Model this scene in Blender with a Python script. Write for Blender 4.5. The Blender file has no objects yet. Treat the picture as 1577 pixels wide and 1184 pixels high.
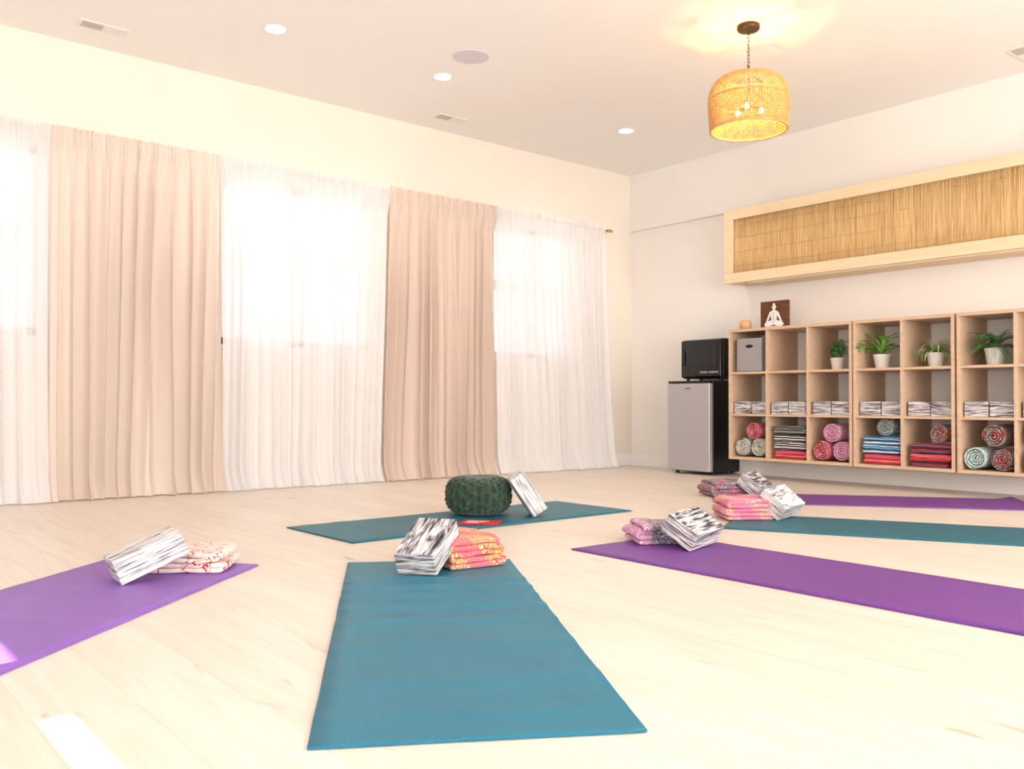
import bpy, bmesh, math, random
from mathutils import Vector, Matrix, noise
random.seed(7)
sc=bpy.context.scene
COL=sc.collection
try:
    sc.view_settings.view_transform='Standard'
    sc.view_settings.look='None'
    sc.view_settings.exposure=0.0
except Exception: pass
pi=math.pi
def lin(c):
    return tuple(((v/255)/12.92 if v/255<=.04045 else ((v/255+.055)/1.055)**2.4) for v in c)
def C(*c): return (*lin(c),1)

# ---------------------------------------------------------------- materials
def nm(name):
    m=bpy.data.materials.new(name); m.use_nodes=True
    nt=m.node_tree; b=nt.nodes['Principled BSDF']
    return m,nt,b
def setp(b,col=None,rough=.6,spec=.3,metal=0,sheen=0):
    if col: b.inputs['Base Color'].default_value=col
    b.inputs['Roughness'].default_value=rough
    b.inputs['Specular IOR Level'].default_value=spec
    b.inputs['Metallic'].default_value=metal
    if sheen: b.inputs['Sheen Weight'].default_value=sheen
def N(nt,t,**k):
    n=nt.nodes.new(t)
    for a,v in k.items():
        if a in n.inputs: n.inputs[a].default_value=v
        else: setattr(n,a,v)
    return n
def coords(nt,scale=(1,1,1),kind='Object',rot=(0,0,0)):
    tc=N(nt,'ShaderNodeTexCoord'); mp=N(nt,'ShaderNodeMapping')
    mp.inputs['Scale'].default_value=scale; mp.inputs['Rotation'].default_value=rot
    nt.links.new(tc.outputs[kind],mp.inputs[0]); return mp.outputs[0]
def ramp(nt,stops,interp='LINEAR'):
    r=N(nt,'ShaderNodeValToRGB'); cr=r.color_ramp; cr.interpolation=interp
    while len(cr.elements)<len(stops): cr.elements.new(.5)
    for e,(p,c) in zip(cr.elements,stops): e.position=p; e.color=c
    return r
def bump(nt,b,h,strength=.3,dist=.002):
    bp=N(nt,'ShaderNodeBump'); bp.inputs['Strength'].default_value=strength; bp.inputs['Distance'].default_value=dist
    nt.links.new(h,bp.inputs['Height']); nt.links.new(bp.outputs[0],b.inputs['Normal'])
def paint(name,col,rough=.8,spec=.15,var=.02):
    m,nt,b=nm(name); setp(b,col,rough,spec)
    n=N(nt,'ShaderNodeTexNoise'); n.inputs['Scale'].default_value=3; nt.links.new(coords(nt),n.inputs['Vector'])
    c2=tuple(min(1,v*(1-var)) for v in col[:3])+(1,)
    r=ramp(nt,[(.3,col),(.7,c2)]); nt.links.new(n.outputs[0],r.inputs[0]); nt.links.new(r.outputs[0],b.inputs['Base Color'])
    return m
def plain(name,col,rough=.5,spec=.3,metal=0):
    return_m,nt,b=nm(name); setp(b,col,rough,spec,metal)
    n=N(nt,'ShaderNodeTexNoise'); n.inputs['Scale'].default_value=60; nt.links.new(coords(nt),n.inputs['Vector'])
    bump(nt,b,n.outputs[0],.05,.001)
    return return_m
def emis(name,col,s):
    m=bpy.data.materials.new(name); m.use_nodes=True; nt=m.node_tree; nt.nodes.clear()
    e=N(nt,'ShaderNodeEmission'); e.inputs[0].default_value=col; e.inputs[1].default_value=s
    o=N(nt,'ShaderNodeOutputMaterial'); nt.links.new(e.outputs[0],o.inputs[0]); return m
def wood(name,c1,c2,scale=(1,12,12),rough=.45):
    m,nt,b=nm(name); setp(b,c1,rough,.3)
    n=N(nt,'ShaderNodeTexNoise'); n.inputs['Scale'].default_value=3; n.inputs['Detail'].default_value=5; n.inputs['Distortion'].default_value=.6
    nt.links.new(coords(nt,scale),n.inputs['Vector'])
    r=ramp(nt,[(.3,c1),(.7,c2)]); nt.links.new(n.outputs[0],r.inputs[0]); nt.links.new(r.outputs[0],b.inputs['Base Color'])
    bump(nt,b,n.outputs[0],.08,.001); return m
def floor_mat():
    m,nt,b=nm('whitewashed_planks'); setp(b,None,.38,.34)
    v=coords(nt)
    br=N(nt,'ShaderNodeTexBrick'); br.offset=.37
    for k,x in {'Scale':1.0,'Brick Width':1.25,'Row Height':.185,'Mortar Size':.0008,'Mortar Smooth':.3,'Bias':0}.items(): br.inputs[k].default_value=x
    br.inputs['Color1'].default_value=C(234,224,214); br.inputs['Color2'].default_value=C(229,217,205); br.inputs['Mortar'].default_value=C(214,200,187)
    nt.links.new(v,br.inputs['Vector'])
    g=N(nt,'ShaderNodeTexNoise'); g.inputs['Scale'].default_value=1.6; g.inputs['Detail'].default_value=6; g.inputs['Distortion'].default_value=1.2
    nt.links.new(coords(nt,(1.2,14,1)),g.inputs['Vector'])
    gr=ramp(nt,[(.32,(.92,.885,.85,1)),(.60,(1,1,1,1))]); nt.links.new(g.outputs[0],gr.inputs[0])
    mx=N(nt,'ShaderNodeMix',data_type='RGBA',blend_type='MULTIPLY'); mx.inputs[0].default_value=.8
    nt.links.new(br.outputs[0],mx.inputs[6]); nt.links.new(gr.outputs[0],mx.inputs[7])
    k=N(nt,'ShaderNodeTexNoise'); k.inputs['Scale'].default_value=1.9; k.inputs['Detail'].default_value=3; k.inputs['Distortion'].default_value=.4
    nt.links.new(coords(nt,(1.8,9,1)),k.inputs['Vector'])
    kr=ramp(nt,[(.67,(1,1,1,1)),(.75,(.68,.56,.46,1))]); nt.links.new(k.outputs[0],kr.inputs[0])
    m2=N(nt,'ShaderNodeMix',data_type='RGBA',blend_type='MULTIPLY'); m2.inputs[0].default_value=.75
    nt.links.new(mx.outputs[2],m2.inputs[6]); nt.links.new(kr.outputs[0],m2.inputs[7])
    nt.links.new(m2.outputs[2],b.inputs['Base Color'])
    return m
def mat_mat(name,col,col2):
    m,nt,b=nm(name); setp(b,col,.45,.35)
    w=N(nt,'ShaderNodeTexWave'); w.wave_type='BANDS'; w.bands_direction='Y'; w.inputs['Scale'].default_value=60
    w2=N(nt,'ShaderNodeTexWave'); w2.wave_type='BANDS'; w2.bands_direction='X'; w2.inputs['Scale'].default_value=60
    v=coords(nt); nt.links.new(v,w.inputs['Vector']); nt.links.new(v,w2.inputs['Vector'])
    a=N(nt,'ShaderNodeMath',operation='MULTIPLY'); nt.links.new(w.outputs['Fac'],a.inputs[0]); nt.links.new(w2.outputs['Fac'],a.inputs[1])
    r=ramp(nt,[(0,col2),(.6,col)]); nt.links.new(a.outputs[0],r.inputs[0])
    n=N(nt,'ShaderNodeTexNoise'); n.inputs['Scale'].default_value=4; nt.links.new(v,n.inputs['Vector'])
    rr=ramp(nt,[(.3,(.9,.9,.9,1)),(.7,(1,1,1,1))]); nt.links.new(n.outputs[0],rr.inputs[0])
    mx=N(nt,'ShaderNodeMix',data_type='RGBA',blend_type='MULTIPLY'); mx.inputs[0].default_value=1
    nt.links.new(r.outputs[0],mx.inputs[6]); nt.links.new(rr.outputs[0],mx.inputs[7]); nt.links.new(mx.outputs[2],b.inputs['Base Color'])
    bump(nt,b,a.outputs[0],.4,.001); return m
def cloth(name,col,transp,transl,diff):
    m=bpy.data.materials.new(name); m.use_nodes=True; nt=m.node_tree; nt.nodes.clear()
    o=N(nt,'ShaderNodeOutputMaterial'); d=N(nt,'ShaderNodeBsdfDiffuse'); tl=N(nt,'ShaderNodeBsdfTranslucent'); tp=N(nt,'ShaderNodeBsdfTransparent')
    n=N(nt,'ShaderNodeTexNoise'); n.inputs['Scale'].default_value=2; nt.links.new(coords(nt,(1,1,1)),n.inputs['Vector'])
    c2=tuple(v*.98 for v in col[:3])+(1,)
    r=ramp(nt,[(.3,col),(.7,c2)]); nt.links.new(n.outputs[0],r.inputs[0])
    for s in (d,tl): nt.links.new(r.outputs[0],s.inputs[0])
    m1=N(nt,'ShaderNodeMixShader'); m1.inputs[0].default_value=transl/(transl+diff)
    nt.links.new(d.outputs[0],m1.inputs[1]); nt.links.new(tl.outputs[0],m1.inputs[2])
    m2=N(nt,'ShaderNodeMixShader'); m2.inputs[0].default_value=transp
    nt.links.new(m1.outputs[0],m2.inputs[1]); nt.links.new(tp.outputs[0],m2.inputs[2])
    nt.links.new(m2.outputs[0],o.inputs[0]); return m
def marble(name,dark=.5,side=(9,11,210),top=(9,62,20),dtop=None,dk_col=C(60,56,64)):
    m,nt,b=nm(name); setp(b,None,.7,.2)
    oi=N(nt,'ShaderNodeObjectInfo'); mu=N(nt,'ShaderNodeMath',operation='MULTIPLY'); mu.inputs[1].default_value=40
    nt.links.new(oi.outputs['Random'],mu.inputs[0])
    outs=[]
    for sc_,dk,ds in ((side,dark,.35),(top,dtop or dark,.9)):
        n=N(nt,'ShaderNodeTexNoise'); n.noise_dimensions='4D'; n.inputs['Scale'].default_value=1; n.inputs['Detail'].default_value=5; n.inputs['Roughness'].default_value=.62; n.inputs['Distortion'].default_value=ds
        nt.links.new(mu.outputs[0],n.inputs['W']); nt.links.new(coords(nt,sc_),n.inputs['Vector'])
        r=ramp(nt,[(dk-.10,dk_col),(dk-.03,C(126,122,130)),(dk+.02,C(186,182,186)),(dk+.09,C(234,230,229))]); nt.links.new(n.outputs[0],r.inputs[0]); outs.append(r.outputs[0])
    tc=N(nt,'ShaderNodeTexCoord'); sp=N(nt,'ShaderNodeSeparateXYZ'); nt.links.new(tc.outputs['Normal'],sp.inputs[0])
    ab=N(nt,'ShaderNodeMath',operation='ABSOLUTE'); nt.links.new(sp.outputs['Z'],ab.inputs[0])
    gt=N(nt,'ShaderNodeMath',operation='GREATER_THAN'); gt.inputs[1].default_value=.75; nt.links.new(ab.outputs[0],gt.inputs[0])
    mx=N(nt,'ShaderNodeMix',data_type='RGBA'); nt.links.new(gt.outputs[0],mx.inputs[0]); nt.links.new(outs[0],mx.inputs[6]); nt.links.new(outs[1],mx.inputs[7])
    nt.links.new(mx.outputs[2],b.inputs['Base Color']); return m
def rings(name,cols,scale=14,band=None,bandcol=None):
    m,nt,b=nm(name); setp(b,None,.9,.1,sheen=.1)
    v=coords(nt,(scale,)*3); vo=N(nt,'ShaderNodeTexVoronoi'); vo.inputs['Scale'].default_value=1; vo.inputs['Randomness'].default_value=.7
    nt.links.new(v,vo.inputs['Vector'])
    n=len(cols); st=[]
    for i,c in enumerate(cols): st.append((.85*i/n,c))
    r=ramp(nt,st,'CONSTANT'); nt.links.new(vo.outputs['Distance'],r.inputs[0])
    out=r.outputs[0]
    if bandcol:
        w=N(nt,'ShaderNodeTexWave'); w.bands_direction='DIAGONAL'; w.inputs['Scale'].default_value=band; w.inputs['Distortion'].default_value=1
        nt.links.new(coords(nt),w.inputs['Vector'])
        rr=ramp(nt,[(0,(0,0,0,1)),(.5,(1,1,1,1))],'CONSTANT'); nt.links.new(w.outputs['Fac'],rr.inputs[0])
        vo2=N(nt,'ShaderNodeTexVoronoi'); vo2.inputs['Scale'].default_value=scale*2.4; nt.links.new(coords(nt),vo2.inputs['Vector'])
        r2=ramp(nt,[(0,cols[1]),(.25,bandcol)],'CONSTANT'); nt.links.new(vo2.outputs['Distance'],r2.inputs[0])
        mx=N(nt,'ShaderNodeMix',data_type='RGBA'); nt.links.new(rr.outputs[0],mx.inputs[0]); nt.links.new(out,mx.inputs[6]); nt.links.new(r2.outputs[0],mx.inputs[7]); out=mx.outputs[2]
    nt.links.new(out,b.inputs['Base Color'])
    f=N(nt,'ShaderNodeTexNoise'); f.inputs['Scale'].default_value=90; nt.links.new(coords(nt),f.inputs['Vector']); bump(nt,b,f.outputs[0],.4,.003)
    return m
def scroll(name,base,line,tint,scale=16,thr=.03,base2=None):
    m,nt,b=nm(name); setp(b,None,.9,.1,sheen=.1)
    n=N(nt,'ShaderNodeTexNoise'); n.inputs['Scale'].default_value=scale; n.inputs['Detail'].default_value=1; n.inputs['Distortion'].default_value=1.2
    nt.links.new(coords(nt),n.inputs['Vector'])
    def R(bs): return ramp(nt,[(0,bs),(.40,tint),(.44,bs),(.56,line),(.56+thr,bs),(.66,line),(.69,tint)],'CONSTANT')
    r=R(base); nt.links.new(n.outputs[0],r.inputs[0]); out=r.outputs[0]
    if base2:
        vo=N(nt,'ShaderNodeTexVoronoi'); vo.inputs['Scale'].default_value=60; nt.links.new(coords(nt),vo.inputs['Vector'])
        r2=ramp(nt,[(0,line),(.28,base2)],'CONSTANT'); nt.links.new(vo.outputs['Distance'],r2.inputs[0])
        sp=N(nt,'ShaderNodeSeparateXYZ'); nt.links.new(coords(nt),sp.inputs[0])
        lt=N(nt,'ShaderNodeMath',operation='LESS_THAN'); lt.inputs[1].default_value=-.085; nt.links.new(sp.outputs['X'],lt.inputs[0])
        mx=N(nt,'ShaderNodeMix',data_type='RGBA'); nt.links.new(lt.outputs[0],mx.inputs[0]); nt.links.new(out,mx.inputs[6]); nt.links.new(r2.outputs[0],mx.inputs[7]); out=mx.outputs[2]
    nt.links.new(out,b.inputs['Base Color'])
    f=N(nt,'ShaderNodeTexNoise'); f.inputs['Scale'].default_value=90; nt.links.new(coords(nt),f.inputs['Vector']); bump(nt,b,f.outputs[0],.4,.003)
    return m
def stripes(name,cols,scale=10,axis='Z'):
    m,nt,b=nm(name); setp(b,None,.95,.1,sheen=.1)
    tc=N(nt,'ShaderNodeTexCoord'); sp=N(nt,'ShaderNodeSeparateXYZ'); nt.links.new(tc.outputs['Object'],sp.inputs[0])
    nz=N(nt,'ShaderNodeTexNoise'); nz.inputs['Scale'].default_value=9; nt.links.new(tc.outputs['Object'],nz.inputs['Vector'])
    m0=N(nt,'ShaderNodeMath',operation='MULTIPLY_ADD'); m0.inputs[1].default_value=.02; nt.links.new(nz.outputs[0],m0.inputs[0]); nt.links.new(sp.outputs[axis],m0.inputs[2])
    m1=N(nt,'ShaderNodeMath',operation='MULTIPLY'); m1.inputs[1].default_value=scale; nt.links.new(m0.outputs[0],m1.inputs[0])
    m2=N(nt,'ShaderNodeMath',operation='FRACT'); nt.links.new(m1.outputs[0],m2.inputs[0])
    r=ramp(nt,[(i/len(cols),c) for i,c in enumerate(cols)],'CONSTANT'); nt.links.new(m2.outputs[0],r.inputs[0])
    nt.links.new(r.outputs[0],b.inputs['Base Color'])
    f=N(nt,'ShaderNodeTexNoise'); f.inputs['Scale'].default_value=150; nt.links.new(tc.outputs['Object'],f.inputs['Vector']); bump(nt,b,f.outputs[0],.4,.002)
    return m

# ---------------------------------------------------------------- mesh builder
class MB:
    def __init__(s): s.v=[]; s.f=[]; s.mi=[]
    def add(s,v,f,mi=0):
        o=len(s.v); s.v+=[tuple(x) for x in v]; s.f+=[tuple(i+o for i in q) for q in f]; s.mi+=[mi]*len(f)
    def box(s,x0,x1,y0,y1,z0,z1,mi=0):
        v=[(x0,y0,z0),(x1,y0,z0),(x1,y1,z0),(x0,y1,z0),(x0,y0,z1),(x1,y0,z1),(x1,y1,z1),(x0,y1,z1)]
        s.add(v,[(0,3,2,1),(4,5,6,7),(0,1,5,4),(1,2,6,5),(2,3,7,6),(3,0,4,7)],mi)
    def lathe(s,prof,c=(0,0,0),n=32,mi=0,closed=False,axis='Z'):
        v=[];f=[]
        for r,z in prof:
            for k in range(n):
                a=2*pi*k/n
                p=(r*math.cos(a),r*math.sin(a),z)
                if axis=='Y': p=(p[0],p[2],p[1])
                if axis=='X': p=(p[2],p[0],p[1])
                v.append((p[0]+c[0],p[1]+c[1],p[2]+c[2]))
        m=len(prof)
        for i in range(m-1 if not closed else m):
            for k in range(n):
                a=i*n+k;b=i*n+(k+1)%n;j=((i+1)%m)*n
                f.append((a,b,j+(k+1)%n,j+k))
        if not closed:
            f.append(tuple(reversed(range(n)))); f.append(tuple((m-1)*n+k for k in range(n)))
        s.add(v,f,mi)
    def tube(s,pts,r,n=8,mi=0,closed=False):
        pts=[Vector(p) for p in pts]; v=[];f=[];m=len(pts)
        for i,p in enumerate(pts):
            if closed: t=pts[(i+1)%m]-pts[i-1]
            else: t=pts[min(i+1,m-1)]-pts[max(i-1,0)]
            t.normalize(); up=Vector((0,0,1)) if abs(t.z)<.9 else Vector((1,0,0))
            a=t.cross(up).normalized(); b=t.cross(a)
            rr=r[i] if isinstance(r,(list,tuple)) else r
            for k in range(n):
                q=p+a*(rr*math.cos(2*pi*k/n))+b*(rr*math.sin(2*pi*k/n)); v.append(q)
        for i in range(m if closed else m-1):
            j=(i+1)%m
            for k in range(n): f.append((i*n+k,i*n+(k+1)%n,j*n+(k+1)%n,j*n+k))
        if not closed:
            f.append(tuple(range(n))); f.append(tuple((m-1)*n+k for k in reversed(range(n))))
        s.add(v,f,mi)
    def grid(s,fn,nu,nv,mi=0):
        v=[fn(i/nu,j/nv) for i in range(nu+1) for j in range(nv+1)]
        f=[(i*(nv+1)+j,(i+1)*(nv+1)+j,(i+1)*(nv+1)+j+1,i*(nv+1)+j+1) for i in range(nu) for j in range(nv)]
        s.add(v,f,mi)
    def prism(s,poly,y0,y1,mi=0):
        n=len(poly); v=[(x,y0,z) for x,z in poly]+[(x,y1,z) for x,z in poly]
        f=[tuple(range(n)),tuple(reversed(range(n,2*n)))]+[(i,i+n,(i+1)%n+n,(i+1)%n) for i in range(n)]
        s.add(v,f,mi)
    def obj(s,name,mats,parent=None,bevel=0,smooth=False,loc=None,fixn=True,**props):
        me=bpy.data.meshes.new(name); me.from_pydata(s.v,[],s.f)
        if not isinstance(mats,(list,tuple)): mats=[mats]
        for m in mats: me.materials.append(m)
        for p,i in zip(me.polygons,s.mi): p.material_index=i; p.use_smooth=smooth
        if fixn:
            bm=bmesh.new(); bm.from_mesh(me); bmesh.ops.recalc_face_normals(bm,faces=bm.faces); bm.to_mesh(me); bm.free()
        o=bpy.data.objects.new(name,me); COL.objects.link(o)
        if loc: o.location=loc
        if parent: o.parent=parent
        if bevel:
            b=o.modifiers.new('bevel','BEVEL'); b.width=bevel; b.segments=3; b.limit_method='ANGLE'; b.angle_limit=math.radians(40)
            if smooth is False:
                for p in me.polygons: p.use_smooth=True
                b.harden_normals=True
        for k,v in props.items(): o[k]=v
        return o
def empty(name,loc,**props):
    o=bpy.data.objects.new(name,None); o.location=loc; o.empty_display_size=.05; COL.objects.link(o)
    for k,v in props.items(): o[k]=v
    return o
S=dict(kind='structure')

# ---------------------------------------------------------------- key dimensions
WX=-5.944; DY=6.386; DY2=6.416; H=2.838; XR=5.0; YB=-5.0
CX=-5.842
# materials
M_wallw=paint('cream_wall_paint',C(240,231,219))
M_walls=paint('white_wall_paint',C(244,239,234))
M_ceil=paint('ceiling_paint',C(253,250,247))
M_white=paint('white_trim_paint',C(246,243,240),.5,.3)
M_floor=floor_mat()
M_teal=mat_mat('teal_mat_foam',C(50,134,160),C(30,108,134))
M_teal2=mat_mat('deep_teal_mat_foam',C(36,120,138),C(22,96,116))
M_purp=mat_mat('violet_mat_foam',C(152,110,196),C(134,90,182))
M_purp2=mat_mat('purple_mat_foam',C(130,74,162),C(110,54,144))
M_sheer=cloth('sheer_voile',(.955,.935,.95,1),.21,.30,.70)
M_beige=cloth('beige_drape_fabric',(.89,.77,.70,1),.02,.28,.72)
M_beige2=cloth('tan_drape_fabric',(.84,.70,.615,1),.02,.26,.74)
M_oak=wood('oak_laminate',C(220,190,162),C(206,175,146))
M_pine=wood('pale_pine',C(240,220,188),C(232,208,172))
M_brass=plain('brass',C(196,160,96),.35,.5,.9)
M_bronze=plain('dark_bronze',C(84,62,44),.4,.5,.7)
M_black=plain('black_plastic',C(14,13,14),.35,.4)
M_gblack=plain('glossy_black',C(10,10,11),.08,.6)
M_steel=plain('brushed_steel',C(188,186,192),.38,.5,.5)
M_marb=marble('marbled_foam',.45,dtop=.44,dk_col=C(84,80,88)); M_marbd=marble('dark_marbled_foam',.48,dtop=.50,dk_col=C(40,37,44)); M_marbs=marble('shelf_marbled_foam',.48,(8,10,150),dk_col=C(46,42,50))
M_pot=plain('white_ceramic',C(240,238,234),.3,.4)
M_soil=plain('soil',C(70,50,35),.9,.1)
M_txt=plain('white_lettering',C(235,235,235),.6,.2)

# ---------------------------------------------------------------- shell
b=MB(); b.box(WX-.12,XR+.1,YB-.02,DY2+.1,-.08,0); b.obj('floor',M_floor,**S)
b=MB(); b.box(WX-.12,XR+.1,YB-.02,DY2+.1,H,H+.08); b.obj('ceiling',M_ceil,**S)
wins=[(-2.17,-1.05),(-.05,1.17),(2.30,3.46),(4.66,5.62)]; ZS,ZT=1.0,2.16
b=MB(); b.box(WX-.12,WX,YB-.02,DY2+.1,0,ZS); b.box(WX-.12,WX,YB-.02,DY2+.1,ZT,H)
ys=[YB-.02]+[v for w in wins for v in w]+[DY2+.1]
for i in range(0,len(ys),2): b.box(WX-.12,WX,ys[i],ys[i+1],ZS,ZT)
b.obj('wall_left',M_wallw,**S)
M_glass=bpy.data.materials.new('window_glass'); M_glass.use_nodes=True; nt=M_glass.node_tree; nt.nodes.clear()
o_=N(nt,'ShaderNodeOutputMaterial'); t_=N(nt,'ShaderNodeBsdfTransparent'); g_=N(nt,'ShaderNodeBsdfGlossy'); g_.inputs['Roughness'].default_value=.02
mx_=N(nt,'ShaderNodeMixShader'); mx_.inputs[0].default_value=.04
nt.links.new(t_.outputs[0],mx_.inputs[1]); nt.links.new(g_.outputs[0],mx_.inputs[2]); nt.links.new(mx_.outputs[0],o_.inputs[0])
for i,(a,c) in enumerate(wins):
    b=MB(); x0,x1=WX-.10,WX-.03; fw=.05; mid=(a+c)/2
    b.box(x0,x1,a,a+fw,ZS,ZT); b.box(x0,x1,c-fw,c,ZS,ZT); b.box(x0,x1,a,c,ZS,ZS+fw); b.box(x0,x1,a,c,ZT-fw,ZT)
    b.box(x0,x1,mid-.055,mid+.055,ZS,ZT); b.box(x0+.01,x1-.01,a,c,1.59,1.67)
    b.box(x0,WX+.02,a-.03,c+.03,ZS-.025,ZS)
    b.box(x0+.03,x0+.034,a+.02,c-.02,ZS+.02,ZT-.02,1)
    b.obj(f'window_{i+1}',[M_white,M_glass],**S)
b=MB(); b.box(WX,XR,DY2,DY2+.1,0,H); b.obj('wall_front',M_walls,**S)
b=MB(); b.box(WX,XR,DY,DY2+.01,2.288,H); b.obj('trim_1',M_walls,**S)
b=MB(); b.box(XR,XR+.1,YB,DY2,0,H); b.obj('wall_right',M_walls,**S)
# unseen rear wall; two slim slots added to shape the sun patches
b=MB(); zs0,zs1=2.512,2.540; y0,y1=YB-.015,YB
b.box(WX,XR,y0,y1,0,zs0); b.box(WX,XR,y0,y1,zs1,H); b.box(WX,-2.50,y0,y1,zs0,zs1); b.box(-2.30,-1.87,y0,y1,zs0,zs1); b.box(-1.45,XR,y0,y1,zs0,zs1)
b.obj('wall_back',M_walls,**S)
b=MB(); b.box(WX,WX+.015,YB,DY2,0,.12); b.obj('baseboard_left',M_white,bevel=.003,**S)
b=MB(); b.box(WX+.015,XR,DY2-.015,DY2,0,.12); b.obj('baseboard_front',M_white,bevel=.003,**S)

# ---------------------------------------------------------------- curtains
def nz(x,y=0,z=0): return noise.noise(Vector((x,y,z)))
def curtain(name,yt0,yt1,yb0,yb1,mat,folds,seed,amp=.04,**props):
    b=MB(); nu=int(folds*22); zt=2.268; zb=.008
    zl=[zb,.02,.04,.07,.11,.16,.25,.4,.6,.85,1.1,1.35,1.6,1.8,1.95,2.05,2.12,2.17,2.20,2.22,2.235,2.250,zt]
    v=[];f=[]
    for i in range(nu+1):
        s=i/nu
        for z in zl:
            k=1-z/zt
            y=(yt0+(yt1-yt0)*s)*(1-k)+(yb0+(yb1-yb0)*s)*k
            ph=2*pi*(folds*s+1.1*nz(s*folds*.3,seed,z*.22)+ .3*nz(s*3,seed+5,z*.7))
            am=amp*(.4+.6*min(1,k*2.2))*(.72+.7*nz(s*folds*.45,seed+9,z*.35))
            x=CX+am*math.sin(ph)+.008*math.sin(ph*2.3+seed)*min(1,k*3)
            y+=am*.5*math.cos(ph)*min(1,min(s,1-s)*12)
            if z>2.05: # gathered rod pocket and ruffle
                e=min(1,(z-2.05)/.15); r2=.010*math.sin(2*pi*folds*2.6*s+seed+2*nz(s*20,seed))+.005*math.sin(2*pi*folds*6.1*s)
                x=x*(1-e)+(CX+.018+r2*(.35 if 2.2<z<2.24 else 1))*e
                if z>2.24: x+=.010*nz(s*folds*6,z*30,seed)
            if z<.2:
                q=(1-z/.2)**2; x+=.08*q*(.5+1.4*abs(nz(s*folds*.6,seed+2)))
            x=max(x,WX+.022)
            zz=z+(.010*nz(s*folds*5,seed) if z>=zt else 0)
            v.append((x,y,zz))
    m=len(zl)
    for i in range(nu):
        for j in range(m-1): f.append((i*m+j,(i+1)*m+j,(i+1)*m+j+1,i*m+j+1))
    b.add(v,f); return b.obj(name,mat,smooth=True,fixn=False,**props)
sh=dict(category='curtain',group='white sheer curtains on the window rod')
be=dict(category='curtain',group='beige drapes on the window rod')
curtain('sheer_curtain',-1.1,1.205,-1.1,1.225,M_sheer,24,1.3,.024,label='white sheer voile curtain hanging at a bright window',**sh)
curtain('sheer_curtain',2.245,3.572,2.285,3.53,M_sheer,16,4.3,.024,label='white sheer voile curtain between two beige drapes',**sh)
curtain('sheer_curtain',4.61,5.93,4.66,6.07,M_sheer,16,7.7,.024,label='white sheer voile curtain beside the room corner',**sh)
curtain('drape',1.205,2.25,1.225,2.29,M_beige,11,2.1,.050,label='wide opaque beige drape gathered on a rod, puddling slightly',**be)
curtain('drape',3.572,4.615,3.53,4.66,M_beige2,12,5.2,.048,label='opaque tan-beige floor-length drape in a deeper tone',**be)
ro=empty('curtain_rod',(CX,-1.2,2.235),label='thin brass curtain rod with a small end cap above the windows',category='curtain rod')
def par(o,p):
    o.parent=p; o.matrix_parent_inverse=Matrix.Translation(-p.location)
    return o
b=MB(); b.tube([(CX,-1.2,2.235),(CX,6.0,2.235)],.007,12); par(b.obj('rod',M_brass,smooth=True),ro)
b=MB(); b.lathe([(.009,0),(.014,.005),(.014,.05),(.010,.06)],(CX,5.975,2.235),16,axis='Y'); par(b.obj('finial',M_brass,smooth=True),ro)
for yy in (-1.15,5.965):
    b=MB(); b.box(WX,WX+.008,yy-.02,yy+.02,2.20,2.27); b.box(WX,CX+.01,yy-.005,yy+.005,2.222,2.23); par(b.obj('bracket',M_brass,bevel=.002),ro)

# ---------------------------------------------------------------- ceiling fittings
M_led=emis('led_glow',(1,.93,.8,1),14)
for (x,y) in [(-4.95,2.23),(-4.94,3.44),(-4.96,5.28)]:
    e=empty('recessed_light',(x,y,H),label='small round recessed ceiling downlight, switched on',category='ceiling light',group='recessed downlights in the ceiling')
    b=MB(); b.lathe([(.060,-.006),(.062,-.004),(.070,-.003),(.070,-.001),(.060,-.001)],(x,y,H),40,closed=True); par(b.obj('trim_ring',M_white,smooth=True),e)
    b=MB(); b.lathe([(.059,-.005),(.059,-.001)],(x,y,H),32); par(b.obj('lens',M_led),e)
    l=bpy.data.lights.new('downlight_lamp','SPOT'); l.energy=20; l.color=(1,.9,.76); l.spot_size=2.6; l.spot_blend=.8; l.shadow_soft_size=.05
    lo=bpy.data.objects.new('downlight_lamp',l); COL.objects.link(lo); lo.location=(x,y,H-.03); par(lo,e)
M_spk=paint('speaker_grille',C(226,220,230),.7,.2)
b=MB(); b.lathe([(.112,-.005),(.117,-.0045),(.120,-.001)],(-4.535,3.38,H),48)
b.obj('ceiling_speaker',M_spk,label='round white flush ceiling speaker grille',category='speaker')
M_slot=plain('vent_slots',C(204,190,182),.8,.1)
for (x,y,l,ax) in [(-5.60,1.43,.28,'Y'),(-5.635,4.0,.28,'Y'),(-2.23,6.04,.28,'Y')]:
    b=MB(); hx,hy=(.06,l/2)
    b.box(x-hx,x+hx,y-hy,y+hy,H-.004,H-.0003)
    n=9
    for k in range(n):
        yy=y-hy+.022+(l-.044)*(k+.5)/(n*2)
        b.box(x-hx+.018,x+hx-.018,yy-.005,yy+.005,H-.0048,H-.003,1)
        yy+=(l-.044)/2
        b.box(x-hx+.018,x+hx-.018,yy-.003,yy+.003,H-.0055,H-.003,0)
    b.obj('air_vent',[M_white,M_slot],label='white rectangular louvred ceiling air vent',category='air vent',group='ceiling air vents')

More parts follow.
